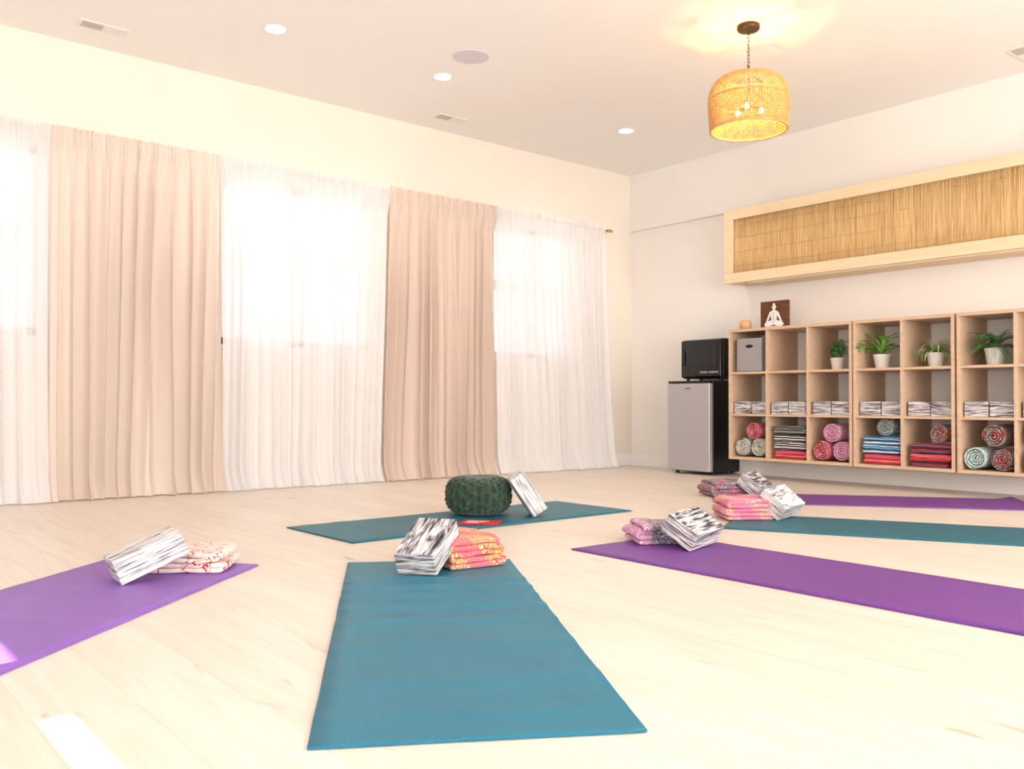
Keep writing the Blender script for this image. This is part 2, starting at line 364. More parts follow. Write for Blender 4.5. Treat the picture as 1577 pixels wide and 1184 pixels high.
# ---------------------------------------------------------------- pendant
px,py=-3.11,4.36
pe=empty('pendant_lamp',(px,py,H),label='woven rattan dome pendant glowing warm yellow on a chain',category='pendant lamp')
b=MB(); b.lathe([(.012,-.03),(.06,-.028),(.066,-.02),(.066,0)],(px,py,H),40); par(b.obj('canopy',M_bronze,smooth=True,bevel=.002),pe)
b=MB(); z=H-.03; k=0
while z>2.56:
    pts=[]
    for q in range(12):
        a=2*pi*q/12; dx=.007*math.cos(a); dz=.013*math.sin(a)
        pts.append((px+(dx if k%2 else 0),py+(0 if k%2 else dx),z-.012+dz))
    b.tube(pts,.0017,6,closed=True); z-=.0205; k+=1
par(b.obj('chain',M_bronze,smooth=True),pe)
M_rat=wood('rattan_weave',C(226,186,128),C(202,156,98),(8,8,8),.6)
prof=[]
NR=32
for i in range(NR+1):
    t=i/NR
    if t<.55: u=t/.55; prof.append((.219+.009*math.sin(u*pi*.5),2.222+.175*u))
    else:
        u=(t-.55)/.45; a=u*pi/2; prof.append((.125+.103*max(0,math.cos(a)),2.397+.133*math.sin(a)))
nseg=90; v=[];f=[]
for i,(r,z) in enumerate(prof):
    for k in range(nseg):
        a=2*pi*k/nseg; rr=r+.003*(1 if (i+k)%2 else -1)
        v.append((px+rr*math.cos(a),py+rr*math.sin(a),z))
for i in range(len(prof)-1):
    for k in range(nseg):
        a0=i*nseg+k;a1=i*nseg+(k+1)%nseg
        f.append((a0,a1,a1+nseg,a0+nseg))
b=MB(); b.add(v,f); sd=b.obj('lamp_shade',M_rat); par(sd,pe)
w=sd.modifiers.new('weave','WIREFRAME'); w.thickness=.0105; w.use_even_offset=False
for r,z,t,nn in [(.220,2.220,.008,'bottom_rim'),(.125,2.531,.007,'top_rim'),(.229,2.397,.006,'middle_band')]:
    b=MB(); b.tube([(px+r*math.cos(2*pi*k/60),py+r*math.sin(2*pi*k/60),z) for k in range(60)],t,8,closed=True)
    par(b.obj(nn,M_rat,smooth=True),pe)
b=MB()
for k in range(5):
    a=2*pi*k/5+.3; b.tube([(px,py,2.565),(px+.04*math.cos(a),py+.04*math.sin(a),2.55),(px+.125*math.cos(a),py+.125*math.sin(a),2.533)],.0055,8)
b.tube([(px,py,2.60),(px,py,2.36)],.006,10)
b.lathe([(.006,2.34),(.022,2.35),(.022,2.38),(.006,2.39)],(px,py,0),20)
bul=[]
for k in range(3):
    a=2*pi*k/3+1.0; d=(math.cos(a),math.sin(a))
    b.tube([(px,py,2.365),(px+.03*d[0],py+.03*d[1],2.362),(px+.055*d[0],py+.055*d[1],2.35)],[.006,.007,.014],10); bul.append((px+.078*d[0],py+.078*d[1],2.338))
par(b.obj('lamp_frame',M_bronze,smooth=True),pe)
M_bulb=emis('bulb_glow',(1,.78,.4,1),30)
for q in bul:
    b=MB(); b.lathe([(.002,-.018),(.010,-.016),(.015,-.008),(.016,0),(.014,.008),(.009,.014),(.003,.018)],q,20); par(b.obj('bulb',M_bulb,smooth=True),pe)
for q in bul:
    l=bpy.data.lights.new('pendant_glow','POINT'); l.energy=5.5; l.color=(1,.72,.22); l.shadow_soft_size=.012
    lo=bpy.data.objects.new('pendant_glow',l); COL.objects.link(lo); lo.location=(px+(q[0]-px)*.8,py+(q[1]-py)*.8,2.40); par(lo,pe)

# ---------------------------------------------------------------- reed panel box
rx0,rx1=-4.63,-1.55; ry=6.136; rz0,rz1=1.618,2.24
re=empty('wall_cabinet',(rx0,DY2,rz0),label='long pale pine box on the wall faced with woven reed fencing',category='wall cabinet')
b=MB(); fw=.085
b.box(rx0,rx1,ry,ry+.03,rz1-fw,rz1); b.box(rx0,rx1,ry,ry+.03,rz0,rz0+fw); b.box(rx0,rx0+fw,ry,ry+.03,rz0+fw,rz1-fw); b.box(rx1-fw,rx1,ry,ry+.03,rz0+fw,rz1-fw)
par(b.obj('frame',M_pine,bevel=.003),re)
b=MB(); b.box(rx0+.005,rx1-.005,ry+.03,DY-.001,rz1-.03,rz1-.004); b.box(rx0+.005,rx0+.03,ry+.03,DY2-.001,rz0+.03,rz1-.05); b.box(rx1-.03,rx1-.005,ry+.03,DY2-.001,rz0+.03,rz1-.05)
b.box(rx0+.22,rx1-.01,ry+.032,DY2-.001,rz0-.012,rz0+.02)
b.box(rx0+.005,rx0+.22,ry+.032,DY2-.001,rz0+.008,rz0+.02)
b.box(rx0+.03,rx1-.03,ry+.031,ry+.040,rz0+.02,rz1-.03)
par(b.obj('body',M_pine,bevel=.002),re)
m,nt,bs=nm('reed_stalks'); setp(bs,None,.6,.3)
n=N(nt,'ShaderNodeTexNoise'); n.inputs['Scale'].default_value=1; n.inputs['Detail'].default_value=4; n.inputs['Roughness'].default_value=.6; nt.links.new(coords(nt,(190,2,4)),n.inputs['Vector'])
r=ramp(nt,[(.28,C(178,136,86)),(.42,C(210,170,114)),(.52,C(222,186,132)),(.70,C(238,212,162))]); nt.links.new(n.outputs[0],r.inputs[0]); nt.links.new(r.outputs[0],bs.inputs['Base Color'])
M_reed=m
b=MB(); x=rx0+fw-.004
while x<rx1-fw+.004:
    r_=random.uniform(.0019,.0027); dx=random.uniform(-.002,.002); dy=random.uniform(0,.0012)
    b.tube([(x,ry+.024-dy,rz0+fw-.004),(x+dx,ry+.023-dy,(rz0+rz1)/2),(x+dx*1.5,ry+.024-dy,rz1-fw+.004)],r_,6); x+=r_*1.45
for zz in (1.76,1.88,2.0,2.1):
    b.tube([(rx0+fw,ry+.0185,zz),(rx1-fw,ry+.0185,zz)],.0012,4)
par(b.obj('reed_panel',M_reed,smooth=True,label='golden reed fencing infill'),re)

# ---------------------------------------------------------------- shelf units
SY0,SY1=5.986,DY2-.001; SZ=[.153,.515,.855,1.213]; th=.018
def shelf(x0,x1,n,label):
    e=empty('cubby_shelf',(x0,SY1,SZ[0]),label=label,category='shelf',group='oak cubby shelving along the wall')
    b=MB(); b.box(x0,x1,SY0,SY1,SZ[3]-th*1.3,SZ[3]); b.box(x0,x1,SY0,SY1,SZ[0],SZ[0]+th*1.3)
    b.box(x0,x0+th*1.2,SY0,SY1,SZ[0]+th*1.3,SZ[3]-th*1.3); b.box(x1-th*1.2,x1,SY0,SY1,SZ[0]+th*1.3,SZ[3]-th*1.3)
    par(b.obj('carcass',M_oak,bevel=.0015),e)
    cw=(x1-x0)/n
    for i in range(1,n):
        b=MB(); xx=x0+cw*i; b.box(xx-th/2,xx+th/2,SY0+.002,SY1,SZ[0]+th*1.3,SZ[3]-th*1.3); par(b.obj('divider',M_oak,bevel=.001),e)
    for i in range(n):
        xa=x0+cw*i+(th*1.2 if i==0 else th/2); xb=x0+cw*(i+1)-(th*1.2 if i==n-1 else th/2)
        for zz in SZ[1:3]:
            b=MB(); b.box(xa,xb,SY0+.003,SY1,zz-th/2,zz+th/2); par(b.obj('shelf_board',M_oak,bevel=.001),e)
shelf(-4.47,-3.385,3,'three-column oak cubby shelf beside the small fridge')
shelf(-3.375,-2.655,2,'two-column oak cubby shelf holding leafy potted plants')
shelf(-2.640,-1.92,2,'two-column oak cubby shelf holding red rolled blankets')
cols=[-4.285,-3.93,-3.57,-3.19,-2.84,-2.455,-2.10]
F0=SZ[0]+th*1.3; F1=SZ[1]+th/2; F2=SZ[2]+th/2

# ---------------------------------------------------------------- soft goods
def folded(name,mat,Lx,Wy,layers,t,loc,heading=0,seed=0,soft=1.0,**props):
    pts=[]; a=Lx/2-t/2; n=14
    for i in range(layers):
        z=(i+.5)*t; d=1 if i%2==0 else -1
        aa=a-(.004*i)*soft-.012*soft*abs(nz(i*1.7,seed))
        for k in range(n+1): pts.append((d*(-aa+2*aa*k/n),z))
        if i<layers-1:
            for q in (1,2,3):
                ang=-pi/2+pi*q/4; pts.append((d*(aa+math.cos(ang)*t/2),z+t/2+math.sin(ang)*t/2))
    b=MB(); ny=16; v=[];f=[]
    for j in range(ny+1):
        s=j/ny; y=-Wy/2+Wy*s
        for (x,z) in pts:
            lay=z/t
            hz=z/(layers*t)
            w=.014*soft*nz(x*9+seed,y*9,seed)*hz+.005*soft*nz(x*24,y*24,lay+seed)
            ed=(.018*soft*nz(x*7,lay*1.3+seed,seed*2.1))*(2*abs(s-.5))
            zz=z*(1-.12*soft*((2*s-1)**4))+w
            v.append((x+.012*soft*nz(y*9,lay*.8,seed),y+ed,max(zz,t*.47)))
    m=len(pts)
    for j in range(ny):
        for k in range(m-1): f.append((j*m+k,j*m+k+1,(j+1)*m+k+1,(j+1)*m+k))
    b.add(v,f); o=b.obj(name,mat,smooth=True,**props)
    sm=o.modifiers.new('thick','SOLIDIFY'); sm.thickness=t*.88; sm.offset=0
    ss=o.modifiers.new('soft','SUBSURF'); ss.levels=1; ss.render_levels=2
    o.location=loc; o.rotation_euler=(0,0,math.radians(heading)); return o
def rolled(name,mat,R,Lg,loc,heading=0,seed=0,turns=4,**props):
    t=R/(turns+.8); pts=[]; n=turns*20
    for k in range(n+1):
        th_=2*pi*turns*k/n; r=t*.35+t*th_/(2*pi); pts.append((r*math.cos(th_+seed),r*math.sin(th_+seed)))
    rm=R
    b=MB(); ny=6; v=[];f=[]
    for j in range(ny+1):
        y=-Lg/2+Lg*j/ny
        for i,(x,z) in enumerate(pts):
            g=1+.05*nz(i*.1,y*6,seed); v.append((x*g,y+.018*nz(i*.07,seed,3)*(1 if j in(0,ny) else 0),z*g))
    m=len(pts)
    for j in range(ny):
        for k in range(m-1): f.append((j*m+k,j*m+k+1,(j+1)*m+k+1,(j+1)*m+k))
    b.add(v,f); o=b.obj(name,mat,smooth=True,**props)
    sm=o.modifiers.new('thick','SOLIDIFY'); sm.thickness=t*.88; sm.offset=0
    ss=o.modifiers.new('soft','SUBSURF'); ss.levels=1; ss.render_levels=1
    o.location=(loc[0],loc[1],loc[2]+rm); o.rotation_euler=(0,0,math.radians(heading)); return o
K=dict(cr=C(238,220,212),red=C(184,54,60),pk=C(218,128,158),hp=C(206,82,116),ye=C(226,192,120),or_=C(218,136,90),te=C(126,186,178),gy=C(112,110,126),wh=C(234,230,228),mar=C(134,44,66),bk=C(44,40,48),bl=C(60,120,190),lb=C(152,198,222),gr=C(84,140,98),br=C(156,138,122),nv=C(44,50,104),lil=C(212,174,202))
M_b1=scroll('cream_red_scroll_print',K['cr'],K['red'],C(234,200,194),17,.03)
M_b2=rings('pink_yellow_kantha',[K['hp'],K['ye'],K['or_'],K['ye'],K['hp'],K['ye'],K['pk']],40,3.2,C(222,112,124))
M_b3=scroll('grey_floral_print',K['gy'],K['wh'],K['lil'],40,.05,C(206,150,182))
M_b4=rings('pink_gold_print',[K['ye'],K['pk'],K['ye'],K['pk'],K['lil'],K['or_']],30,3,K['pk'])
M_b5=rings('maroon_pink_print',[K['hp'],K['mar'],K['pk'],K['mar'],K['te'],K['mar']],40)
mt=.0065
bl=dict(category='blanket',group='folded blankets on the yoga mats')
folded('folded_blanket',M_b1,.28,.24,4,.020,(-3.20,1.143,mt),55,1,1.0,label='folded cream cotton blanket with dark red scroll print',**bl)
folded('folded_blanket',M_b2,.24,.26,5,.0235,(-2.68,1.96,mt),83,2,1.0,label='folded pink and yellow patterned quilt under a foam block',**bl)
folded('folded_blanket',M_b3,.30,.22,4,.0225,(-2.565,2.965,mt),60,3,1.2,label='folded grey floral blanket with pink and white print',**bl)
folded('folded_blanket',M_b4,.28,.24,5,.0225,(-2.82,3.91,mt),55,4,1.0,label='folded bright pink and yellow blanket on teal mat',**bl)
folded('folded_blanket',M_b5,.28,.24,4,.025,(-3.60,4.775,mt),60,5,.9,label='folded maroon and pink patterned blanket on purple mat',**bl)

# ---------------------------------------------------------------- mats
def ymat(mat,c0,heading,Lg,wave,seed,label,curl=0,Wd=.61):
    nu,nv=150,14; t=.005; b=MB()
    def zf(x,y):
        z=0
        for (a,wd,xc) in wave: z+=a*math.exp(-((x-xc-.03*nz(y*4,xc))/wd)**2)*(.65+.5*nz(y*4+xc*7,seed))*(1-.6*abs(2*y/Wd)**4)
        if curl: z+=curl*max(0,(x-(Lg-.12))/.12)**2*max(0,(y/Wd+.5))
        z+=.0012*(1+nz(x*4+seed,y*4))
        return z
    def P(top):
        def fn(s,q):
            x=Lg*s; y=-Wd/2+Wd*q
            return (x+.002*nz(y*6,seed),y+.002*nz(x*5,seed+3),zf(x,y)+(t if top else 0)+.0003)
        return fn
    b.grid(P(True),nu,nv); b.grid(P(False),nu,nv)
    n1=(nu+1)*(nv+1); idx=lambda i,j:i*(nv+1)+j
    per=[idx(i,0) for i in range(nu)]+[idx(nu,j) for j in range(nv)]+[idx(i,nv) for i in range(nu,0,-1)]+[idx(0,j) for j in range(nv,0,-1)]
    for a,c in zip(per,per[1:]+per[:1]): b.f.append((a,c,c+n1,a+n1)); b.mi.append(0)
    o=b.obj('yoga_mat',mat,smooth=False,label=label,category='yoga mat',group='yoga mats on the floor')
    for p in o.data.polygons: p.use_smooth=abs(p.normal.z)>.6
    o.location=(c0[0],c0[1],0); o.rotation_euler=(0,0,math.radians(heading)); return o
ymat(M_teal,(-1.259,.970),math.degrees(math.atan2(.5178,-.8555)),1.79,[(.013,.024,1.42),(.016,.024,1.29),(.014,.024,1.16),(.014,.028,1.02),(.010,.033,.86),(.008,.04,.62),(.006,.035,.34),(.005,.03,.14)],1,'wavy teal ribbed yoga mat with foam block and quilt')
d=Vector((.673,-.74)).normalized(); n_=Vector((-.74,-.673)).normalized(); c0=Vector((-3.12,1.36))+n_*.305
ymat(M_purp,c0,math.degrees(math.atan2(d.y,d.x)),1.79,[(.004,.05,.5),(.004,.04,.9)],2,'violet yoga mat with a sun patch and a leaning foam block')
ymat(M_teal2,(-3.66,1.875),91.4,1.79,[(.005,.04,.3),(.006,.04,1.5),(.005,.04,.12)],3,'deep teal yoga mat carrying the round green cushion')
ymat(M_purp2,(-2.66,2.815),0,1.79,[(.004,.04,.3)],4,'long purple yoga mat with grey floral blanket at its end')
d=Vector((.888,.459)).normalized(); n_=Vector((-.459,.888)).normalized(); c0=Vector((-2.66,3.505))+n_*.305
ymat(M_teal2,c0,math.degrees(math.atan2(d.y,d.x)),1.79,[],5,'deep teal yoga mat with pink and yellow blanket at its end')
d=Vector((.777,.629)).normalized(); n_=Vector((-.629,.777)).normalized(); c0=Vector((-3.39,4.39))+n_*.305
ymat(M_purp2,c0,math.degrees(math.atan2(d.y,d.x)),1.86,[],6,'purple yoga mat near the shelving with a curled corner',curl=.016)

# ---------------------------------------------------------------- foam blocks
BL,BW,BT=.23,.15,.085
def rbox(lx,ly,lz,name,mat,bev=.004,**props):
    b=MB(); b.box(-lx/2,lx/2,-ly/2,ly/2,-lz/2,lz/2); return b.obj(name,mat,bevel=bev,**props)
def block(cx,cy,heading,elev,roll,mat,label,zmin=mt,lift=0,group='marbled foam blocks on the mats'):
    o=rbox(BL,BW,BT,'yoga_block',mat,label=label,category='yoga block',group=group)
    h=math.radians(heading); e=math.radians(elev); r=math.radians(roll)
    L=Vector((math.cos(e)*math.cos(h),math.cos(e)*math.sin(h),math.sin(e))); W0=Vector((-math.sin(h),math.cos(h),0)); T0=L.cross(W0)
    Wv=W0*math.cos(r)+T0*math.sin(r); T=L.cross(Wv)
    low=-(abs(L.z)*BL/2+abs(Wv.z)*BW/2+abs(T.z)*BT/2)
    m=Matrix(((L.x,Wv.x,T.x,cx),(L.y,Wv.y,T.y,cy),(L.z,Wv.z,T.z,zmin-low+lift),(0,0,0,1)))
    o.matrix_world=m; return o
block(-3.09,.95,85.5,22,0,M_marb,'white and grey marbled foam block leaning on cream blanket')
block(-2.615,1.768,122,25,0,M_marbd,'black and white marbled foam block leaning on pink quilt',zmin=mt+.004)
block(-2.365,2.925,100,3,30,M_marbd,'black and white marbled foam block tilted on grey blanket')
block(-2.683,4.035,98,3,38,M_marb,'pale marbled foam block leaning on pink blanket')
block(-3.434,4.875,105,0,36,M_marbd,'marbled foam block propped on maroon blanket')
block(-3.575,3.045,240,56,0,M_marb,'pale marbled foam block leaning against round green cushion')

# pouf
pc=(-3.79,2.89)
m,nt,bs=nm('dark_green_velvet'); setp(bs,C(38,62,48),.85,.2,sheen=.3)
n=N(nt,'ShaderNodeTexNoise'); n.inputs['Scale'].default_value=30; nt.links.new(coords(nt),n.inputs['Vector'])
r=ramp(nt,[(.3,C(32,50,40)),(.7,C(56,80,60))]); nt.links.new(n.outputs[0],r.inputs[0]); nt.links.new(r.outputs[0],bs.inputs['Base Color'])
b=MB(); prof=[]; R=.172; Hh=.205; NP=80
for i in range(NP+1):
    a=-pi/2+pi*i/NP; ca=max(0,math.cos(a))**.5; sa=math.copysign(abs(math.sin(a))**.75,math.sin(a))
    prof.append((R*ca,Hh/2+Hh/2*sa))
ns=288; v=[];f=[]
for i,(r0,z) in enumerate(prof):
    t=i/NP
    for k in range(ns):
        a=2*pi*k/ns; side=min(1,r0/R)
        rib=a*28/2
        zig=.75*math.sin(t*pi*13)*(1 if int(rib/pi)%2 else -1)
        c_=abs(math.sin(rib+zig*.6))
        row=.5+.5*math.cos(t*pi*26+ (pi if int(rib/pi)%2 else 0))
        dsp=side*(.010*c_**.7+.010*row*c_-.008)
        rr=r0+dsp; zz=z
        if r0<R*.97 and z>Hh/2: zz+=.006*c_*side
        if r0<.06 and z>Hh/2: zz-=.02*(1-r0/.06)
        v.append((rr*math.cos(a),rr*math.sin(a),max(zz,0)))
for i in range(NP):
    for k in range(ns): f.append((i*ns+k,i*ns+(k+1)%ns,(i+1)*ns+(k+1)%ns,(i+1)*ns+k))
b.add(v,f); e=empty('floor_cushion',(pc[0],pc[1],mt),label='round dark green velvet smocked floor cushion on teal mat',category='cushion')
o=b.obj('cover',m,smooth=True); o.parent=e
b=MB(); b.lathe([(.001,.004),(.012,.003),(.016,-.002),(.012,-.006)],(0,0,Hh-.012),20); o=b.obj('button',m,smooth=True); o.parent=e

# red booklet
M_redc=plain('red_card',C(214,40,56),.4,.4)
e=empty('booklet',(-3.50,2.68,mt+.0015),label='small glossy red booklet lying on teal mat',category='booklet'); e.rotation_euler=(0,0,math.radians(40))
b=MB(); b.box(-.10,.10,-.07,.07,0,.003); b.box(-.095,.095,-.068,.07,.003,.005); o=b.obj('cover',M_redc,bevel=.001); o.parent=e
b=MB()
for k in range(3): b.box(-.07,.0+.02*k,-.04+.03*k,-.03+.03*k,.0051,.0056)
o=b.obj('printed_panel',M_txt); o.parent=e

# ---------------------------------------------------------------- fridge and towel warmer
fx0,fx1,fy0=-5.114,-4.662,5.98
e=empty('mini_fridge',(-4.89,6.2,0),label='small fridge with brushed silver door and black body',category='fridge')
b=MB(); b.box(fx0,fx1,fy0+.055,DY2-.016,.02,.80); par(b.obj('body',M_black,bevel=.006),e)
b=MB(); b.box(fx0,fx1,fy0,fy0+.048,.03,.778); par(b.obj('door',M_steel,bevel=.006,label='brushed silver door'),e)
b=MB(); b.box(fx0+.002,fx1-.002,fy0+.004,fy0+.05,.780,.80); par(b.obj('door_handle',M_black,bevel=.004,label='black recessed grip along door top'),e)
b=MB(); b.box(-4.92,-4.86,fy0-.002,fy0+.001,.730,.737); par(b.obj('badge',M_black),e)
for x in (fx0+.04,fx1-.04):
    for y in (fy0+.09,DY2-.06):
        b=MB(); b.lathe([(.018,0),(.018,.012),(.014,.022)],(x,y,0),16); par(b.obj('foot',M_black),e)
wx0,wx1,wy0=-5.085,-4.645,6.12
e=empty('towel_warmer',(-4.865,6.26,.80),label='glossy black towel warmer cabinet standing on the fridge',category='towel warmer')
b=MB(); b.box(wx0,wx1,wy0+.035,DY2-.02,.825,1.165); par(b.obj('body',M_black,bevel=.01),e)
b=MB(); b.box(wx0+.004,wx1-.004,wy0,wy0+.033,.832,1.158); par(b.obj('door',M_gblack,bevel=.012),e)
b=MB(); b.box(wx0+.10,wx1-.07,wy0-.002,wy0+.002,.925,1.12); par(b.obj('door_window',M_gblack,bevel=.002),e)
b=MB(); b.tube([(wx0+.04,wy0,1.07),(wx0+.04,wy0-.018,1.06),(wx0+.04,wy0-.018,.95),(wx0+.04,wy0,.94)],.006,10); par(b.obj('handle',M_black,smooth=True),e)
for x in (wx0+.04,wx1-.04):
    for y in (wy0+.06,DY2-.06):
        b=MB(); b.lathe([(.014,0),(.016,.027)],(x,y,.80),14); par(b.obj('foot',M_black),e)
cu=bpy.data.curves.new('t','FONT'); cu.body='TOWEL WARMER'; cu.size=.0235; cu.extrude=.0006; cu.align_x='RIGHT'; cu.space_character=1.1
to=bpy.data.objects.new('tmp',cu); COL.objects.link(to); bpy.context.view_layer.update()
me=bpy.data.meshes.new_from_object(to.evaluated_get(bpy.context.evaluated_depsgraph_get())); bpy.data.objects.remove(to)
me.materials.clear(); me.materials.append(M_txt)
o=bpy.data.objects.new('lettering',me); COL.objects.link(o); o.location=(wx1-.03,wy0-.0015,.868); o.rotation_euler=(pi/2,0,0); bpy.context.view_layer.update(); par(o,e)

# ---------------------------------------------------------------- shelf contents
g=dict(category='yoga block',group='foam blocks stored in the middle shelf row')
for ci,cx in enumerate(cols):
    for k in (-1,1):
        o=rbox(.148,.23,.10,'yoga_block',M_marbs,.004,label='black and white marbled foam block stored on shelf',**g)
        o.location=(cx+.078*k,SY0+.15+random.uniform(-.01,.02),F1+.0505)
        o.rotation_euler=(0,0,random.uniform(-.015,.015))
gb=dict(category='blanket',group='blankets stored in the bottom shelf row')
def rl(ci,dx,dz,R,mat,label,seed): 
    rolled('rolled_blanket',mat,R,.33,(cols[ci]+dx,SY0+.19,F0+dz),0,seed,label=label,**gb)
M_r1=rings('red_white_print',[K['wh'],K['hp'],K['pk'],K['red'],K['cr']],44); M_r2=rings('pastel_print',[K['pk'],K['cr'],K['te'],K['cr'],K['br']],40)
M_r3=rings('pink_print',[K['wh'],K['pk'],K['lil'],K['pk']],44); M_r4=rings('teal_print',[K['wh'],K['te'],K['wh'],K['te']],44)
M_r5=rings('red_floral',[K['ye'],K['red'],K['red'],K['te'],K['red']],40); M_r6=rings('brown_teal_print',[K['or_'],K['te'],K['br'],K['lb']],34)
rl(0,.03,.138,.077,M_r1,'rolled red and white print blanket on top of two rolls',.5)
rl(0,-.08,0,.077,M_r2,'rolled pastel patterned blanket on lower shelf',1.5)
rl(0,.077,0,.077,M_r2,'rolled pastel patterned blanket on lower shelf',2.5)
rl(2,0,.138,.08,M_r3,'rolled bright pink blanket on top of two rolls',.9)
rl(2,-.08,0,.078,M_r1,'rolled pink and red print blanket',1.9)
rl(2,.08,0,.078,M_r3,'rolled bright pink print blanket',2.9)
rl(5,.03,.142,.083,M_r5,'rolled red floral blanket resting on two rolls',3.5)
rl(5,-.08,0,.079,M_r4,'rolled teal and white print blanket',4.5)
rl(5,.080,0,.078,M_r5,'rolled red floral blanket',5.5)
rl(6,-.06,.158,.083,M_r5,'rolled red floral blanket resting on another roll',3.9)
rl(6,-.07,0,.079,M_r2,'rolled pastel patterned blanket on lower shelf',4.9)
def st(ci,items):
    z=F0
    for i,(mat,lay,t,lab) in enumerate(items):
        folded('folded_blanket',mat,.29,.31,lay,t,(cols[ci]+random.uniform(-.006,.006),SY0+.18,z),0,ci*3+i,.4,label=lab,**gb)
        z+=lay*t+.004
    return z
M_s1=stripes('grey_brown_stripe',[K['br'],K['gy'],K['bk'],K['br'],K['gr'],K['gy']],22)
M_s2=stripes('black_white_stripe',[K['bk'],K['wh'],K['bk'],K['gy'],K['wh'],K['br']],26)
M_s3=stripes('coral_red_stripe',[K['hp'],K['red'],C(240,120,112),K['hp']],16)
M_s4=stripes('blue_stripe',[K['bl'],K['lb'],K['wh'],K['bl'],K['nv'],K['lb']],20)
M_s5=stripes('maroon_stripe',[K['mar'],K['bk'],K['gy'],K['mar'],K['red'],K['bk']],24)
st(1,[(M_s3,2,.034,'folded coral red striped blanket at stack bottom'),(M_s2,2,.03,'folded black and white striped blanket'),(M_s2,2,.026,'folded black and white striped blanket'),(M_s1,2,.034,'folded grey and brown striped blanket on stack')])
z4=st(3,[(M_s3,2,.038,'folded coral red striped blanket at stack bottom'),(M_s4,2,.030,'folded blue and white striped blanket'),(M_s4,2,.026,'folded bright blue striped blanket')])
z5=st(4,[(M_s5,1,.036,'folded dark striped blanket at stack bottom'),(M_s3,2,.026,'folded red striped blanket'),(M_s5,2,.032,'folded maroon and black striped blanket')])
rolled('rolled_blanket',M_r6,.068,.30,(cols[3]+.03,SY0+.18,z4),0,1,label='rolled brown and teal print blanket atop folded stack',**gb)
rolled('rolled_blanket',M_r5,.066,.30,(cols[4]+.06,SY0+.18,z5),0,2,label='rolled red and green print blanket atop folded stack',**gb)

# grey bin
M_bin=plain('grey_fabric',C(160,155,158),.9,.1)
e=empty('storage_bin',(-4.26,6.1,F2),label='grey fabric storage bin with oval handle hole',category='storage bin')
b=MB(); x0,x1,y0,y1,z0,z1=-4.40,-4.155,6.0,6.28,F2+.0005,F2+.27; t=.008
b.box(x0,x1,y0,y0+t,z0,z1); b.box(x0,x1,y1-t,y1,z0,z1); b.box(x0,x0+t,y0,y1,z0,z1); b.box(x1-t,x1,y0,y1,z0,z1); b.box(x0,x1,y0,y1,z0,z0+t)
par(b.obj('bin_body',M_bin,bevel=.003),e)
b=MB(); b.prism([(-4.277+.035*math.cos(a*2*pi/24)*(1),z0+.205+.013*math.sin(a*2*pi/24)) for a in range(24)],y0-.0015,y0+.001); par(b.obj('handle_hole',M_black),e)

# plants
def leafmat(name,c1,c2):
    m,nt,b=nm(name); setp(b,c1,.45,.4); n=N(nt,'ShaderNodeTexNoise'); n.inputs['Scale'].default_value=14; nt.links.new(coords(nt),n.inputs['Vector'])
    r=ramp(nt,[(.35,c1),(.65,c2)]); nt.links.new(n.outputs[0],r.inputs[0]); nt.links.new(r.outputs[0],b.inputs['Base Color']); return m
M_l1=leafmat('bright_leaf',C(92,172,70),C(166,218,104)); M_l2=leafmat('dark_leaf',C(66,124,62),C(114,166,88)); M_l3=leafmat('variegated_leaf',C(120,168,94),C(204,220,156)); M_l4=leafmat('herb_leaf',C(78,144,86),C(132,188,116))
def leaf(b,base,az,el,Lf,Wf,droop,shape='blade',stem=0,n=7):
    p=Vector(base); a=az; ang=el; pts=[]; step=(Lf+stem)/n
    for i in range(n+1):
        pts.append(p.copy()); p=p+Vector((math.cos(a)*math.cos(ang),math.sin(a)*math.cos(ang),math.sin(ang)))*step; ang-=droop/n
    side=Vector((-math.sin(a),math.cos(a),0)); v=[];f=[]
    for i,q in enumerate(pts):
        s=i/n
        if stem:
            s0=stem/(Lf+stem); w=.0015 if s<s0 else Wf*max(0.02,math.sin(pi*min(1,(s-s0)/(1-s0)*.93+.07)))**.7
        else: w=Wf*(math.sin(pi*(s*.92+.06))**.6) if shape=='blade' else Wf
        up=Vector((0,0,w*.25)); v+=[q-side*w+up,q,q+side*w+up]
    for i in range(n):
        f+=[(3*i,3*i+1,3*i+4,3*i+3),(3*i+1,3*i+2,3*i+5,3*i+4)]
    b.add(v,f)
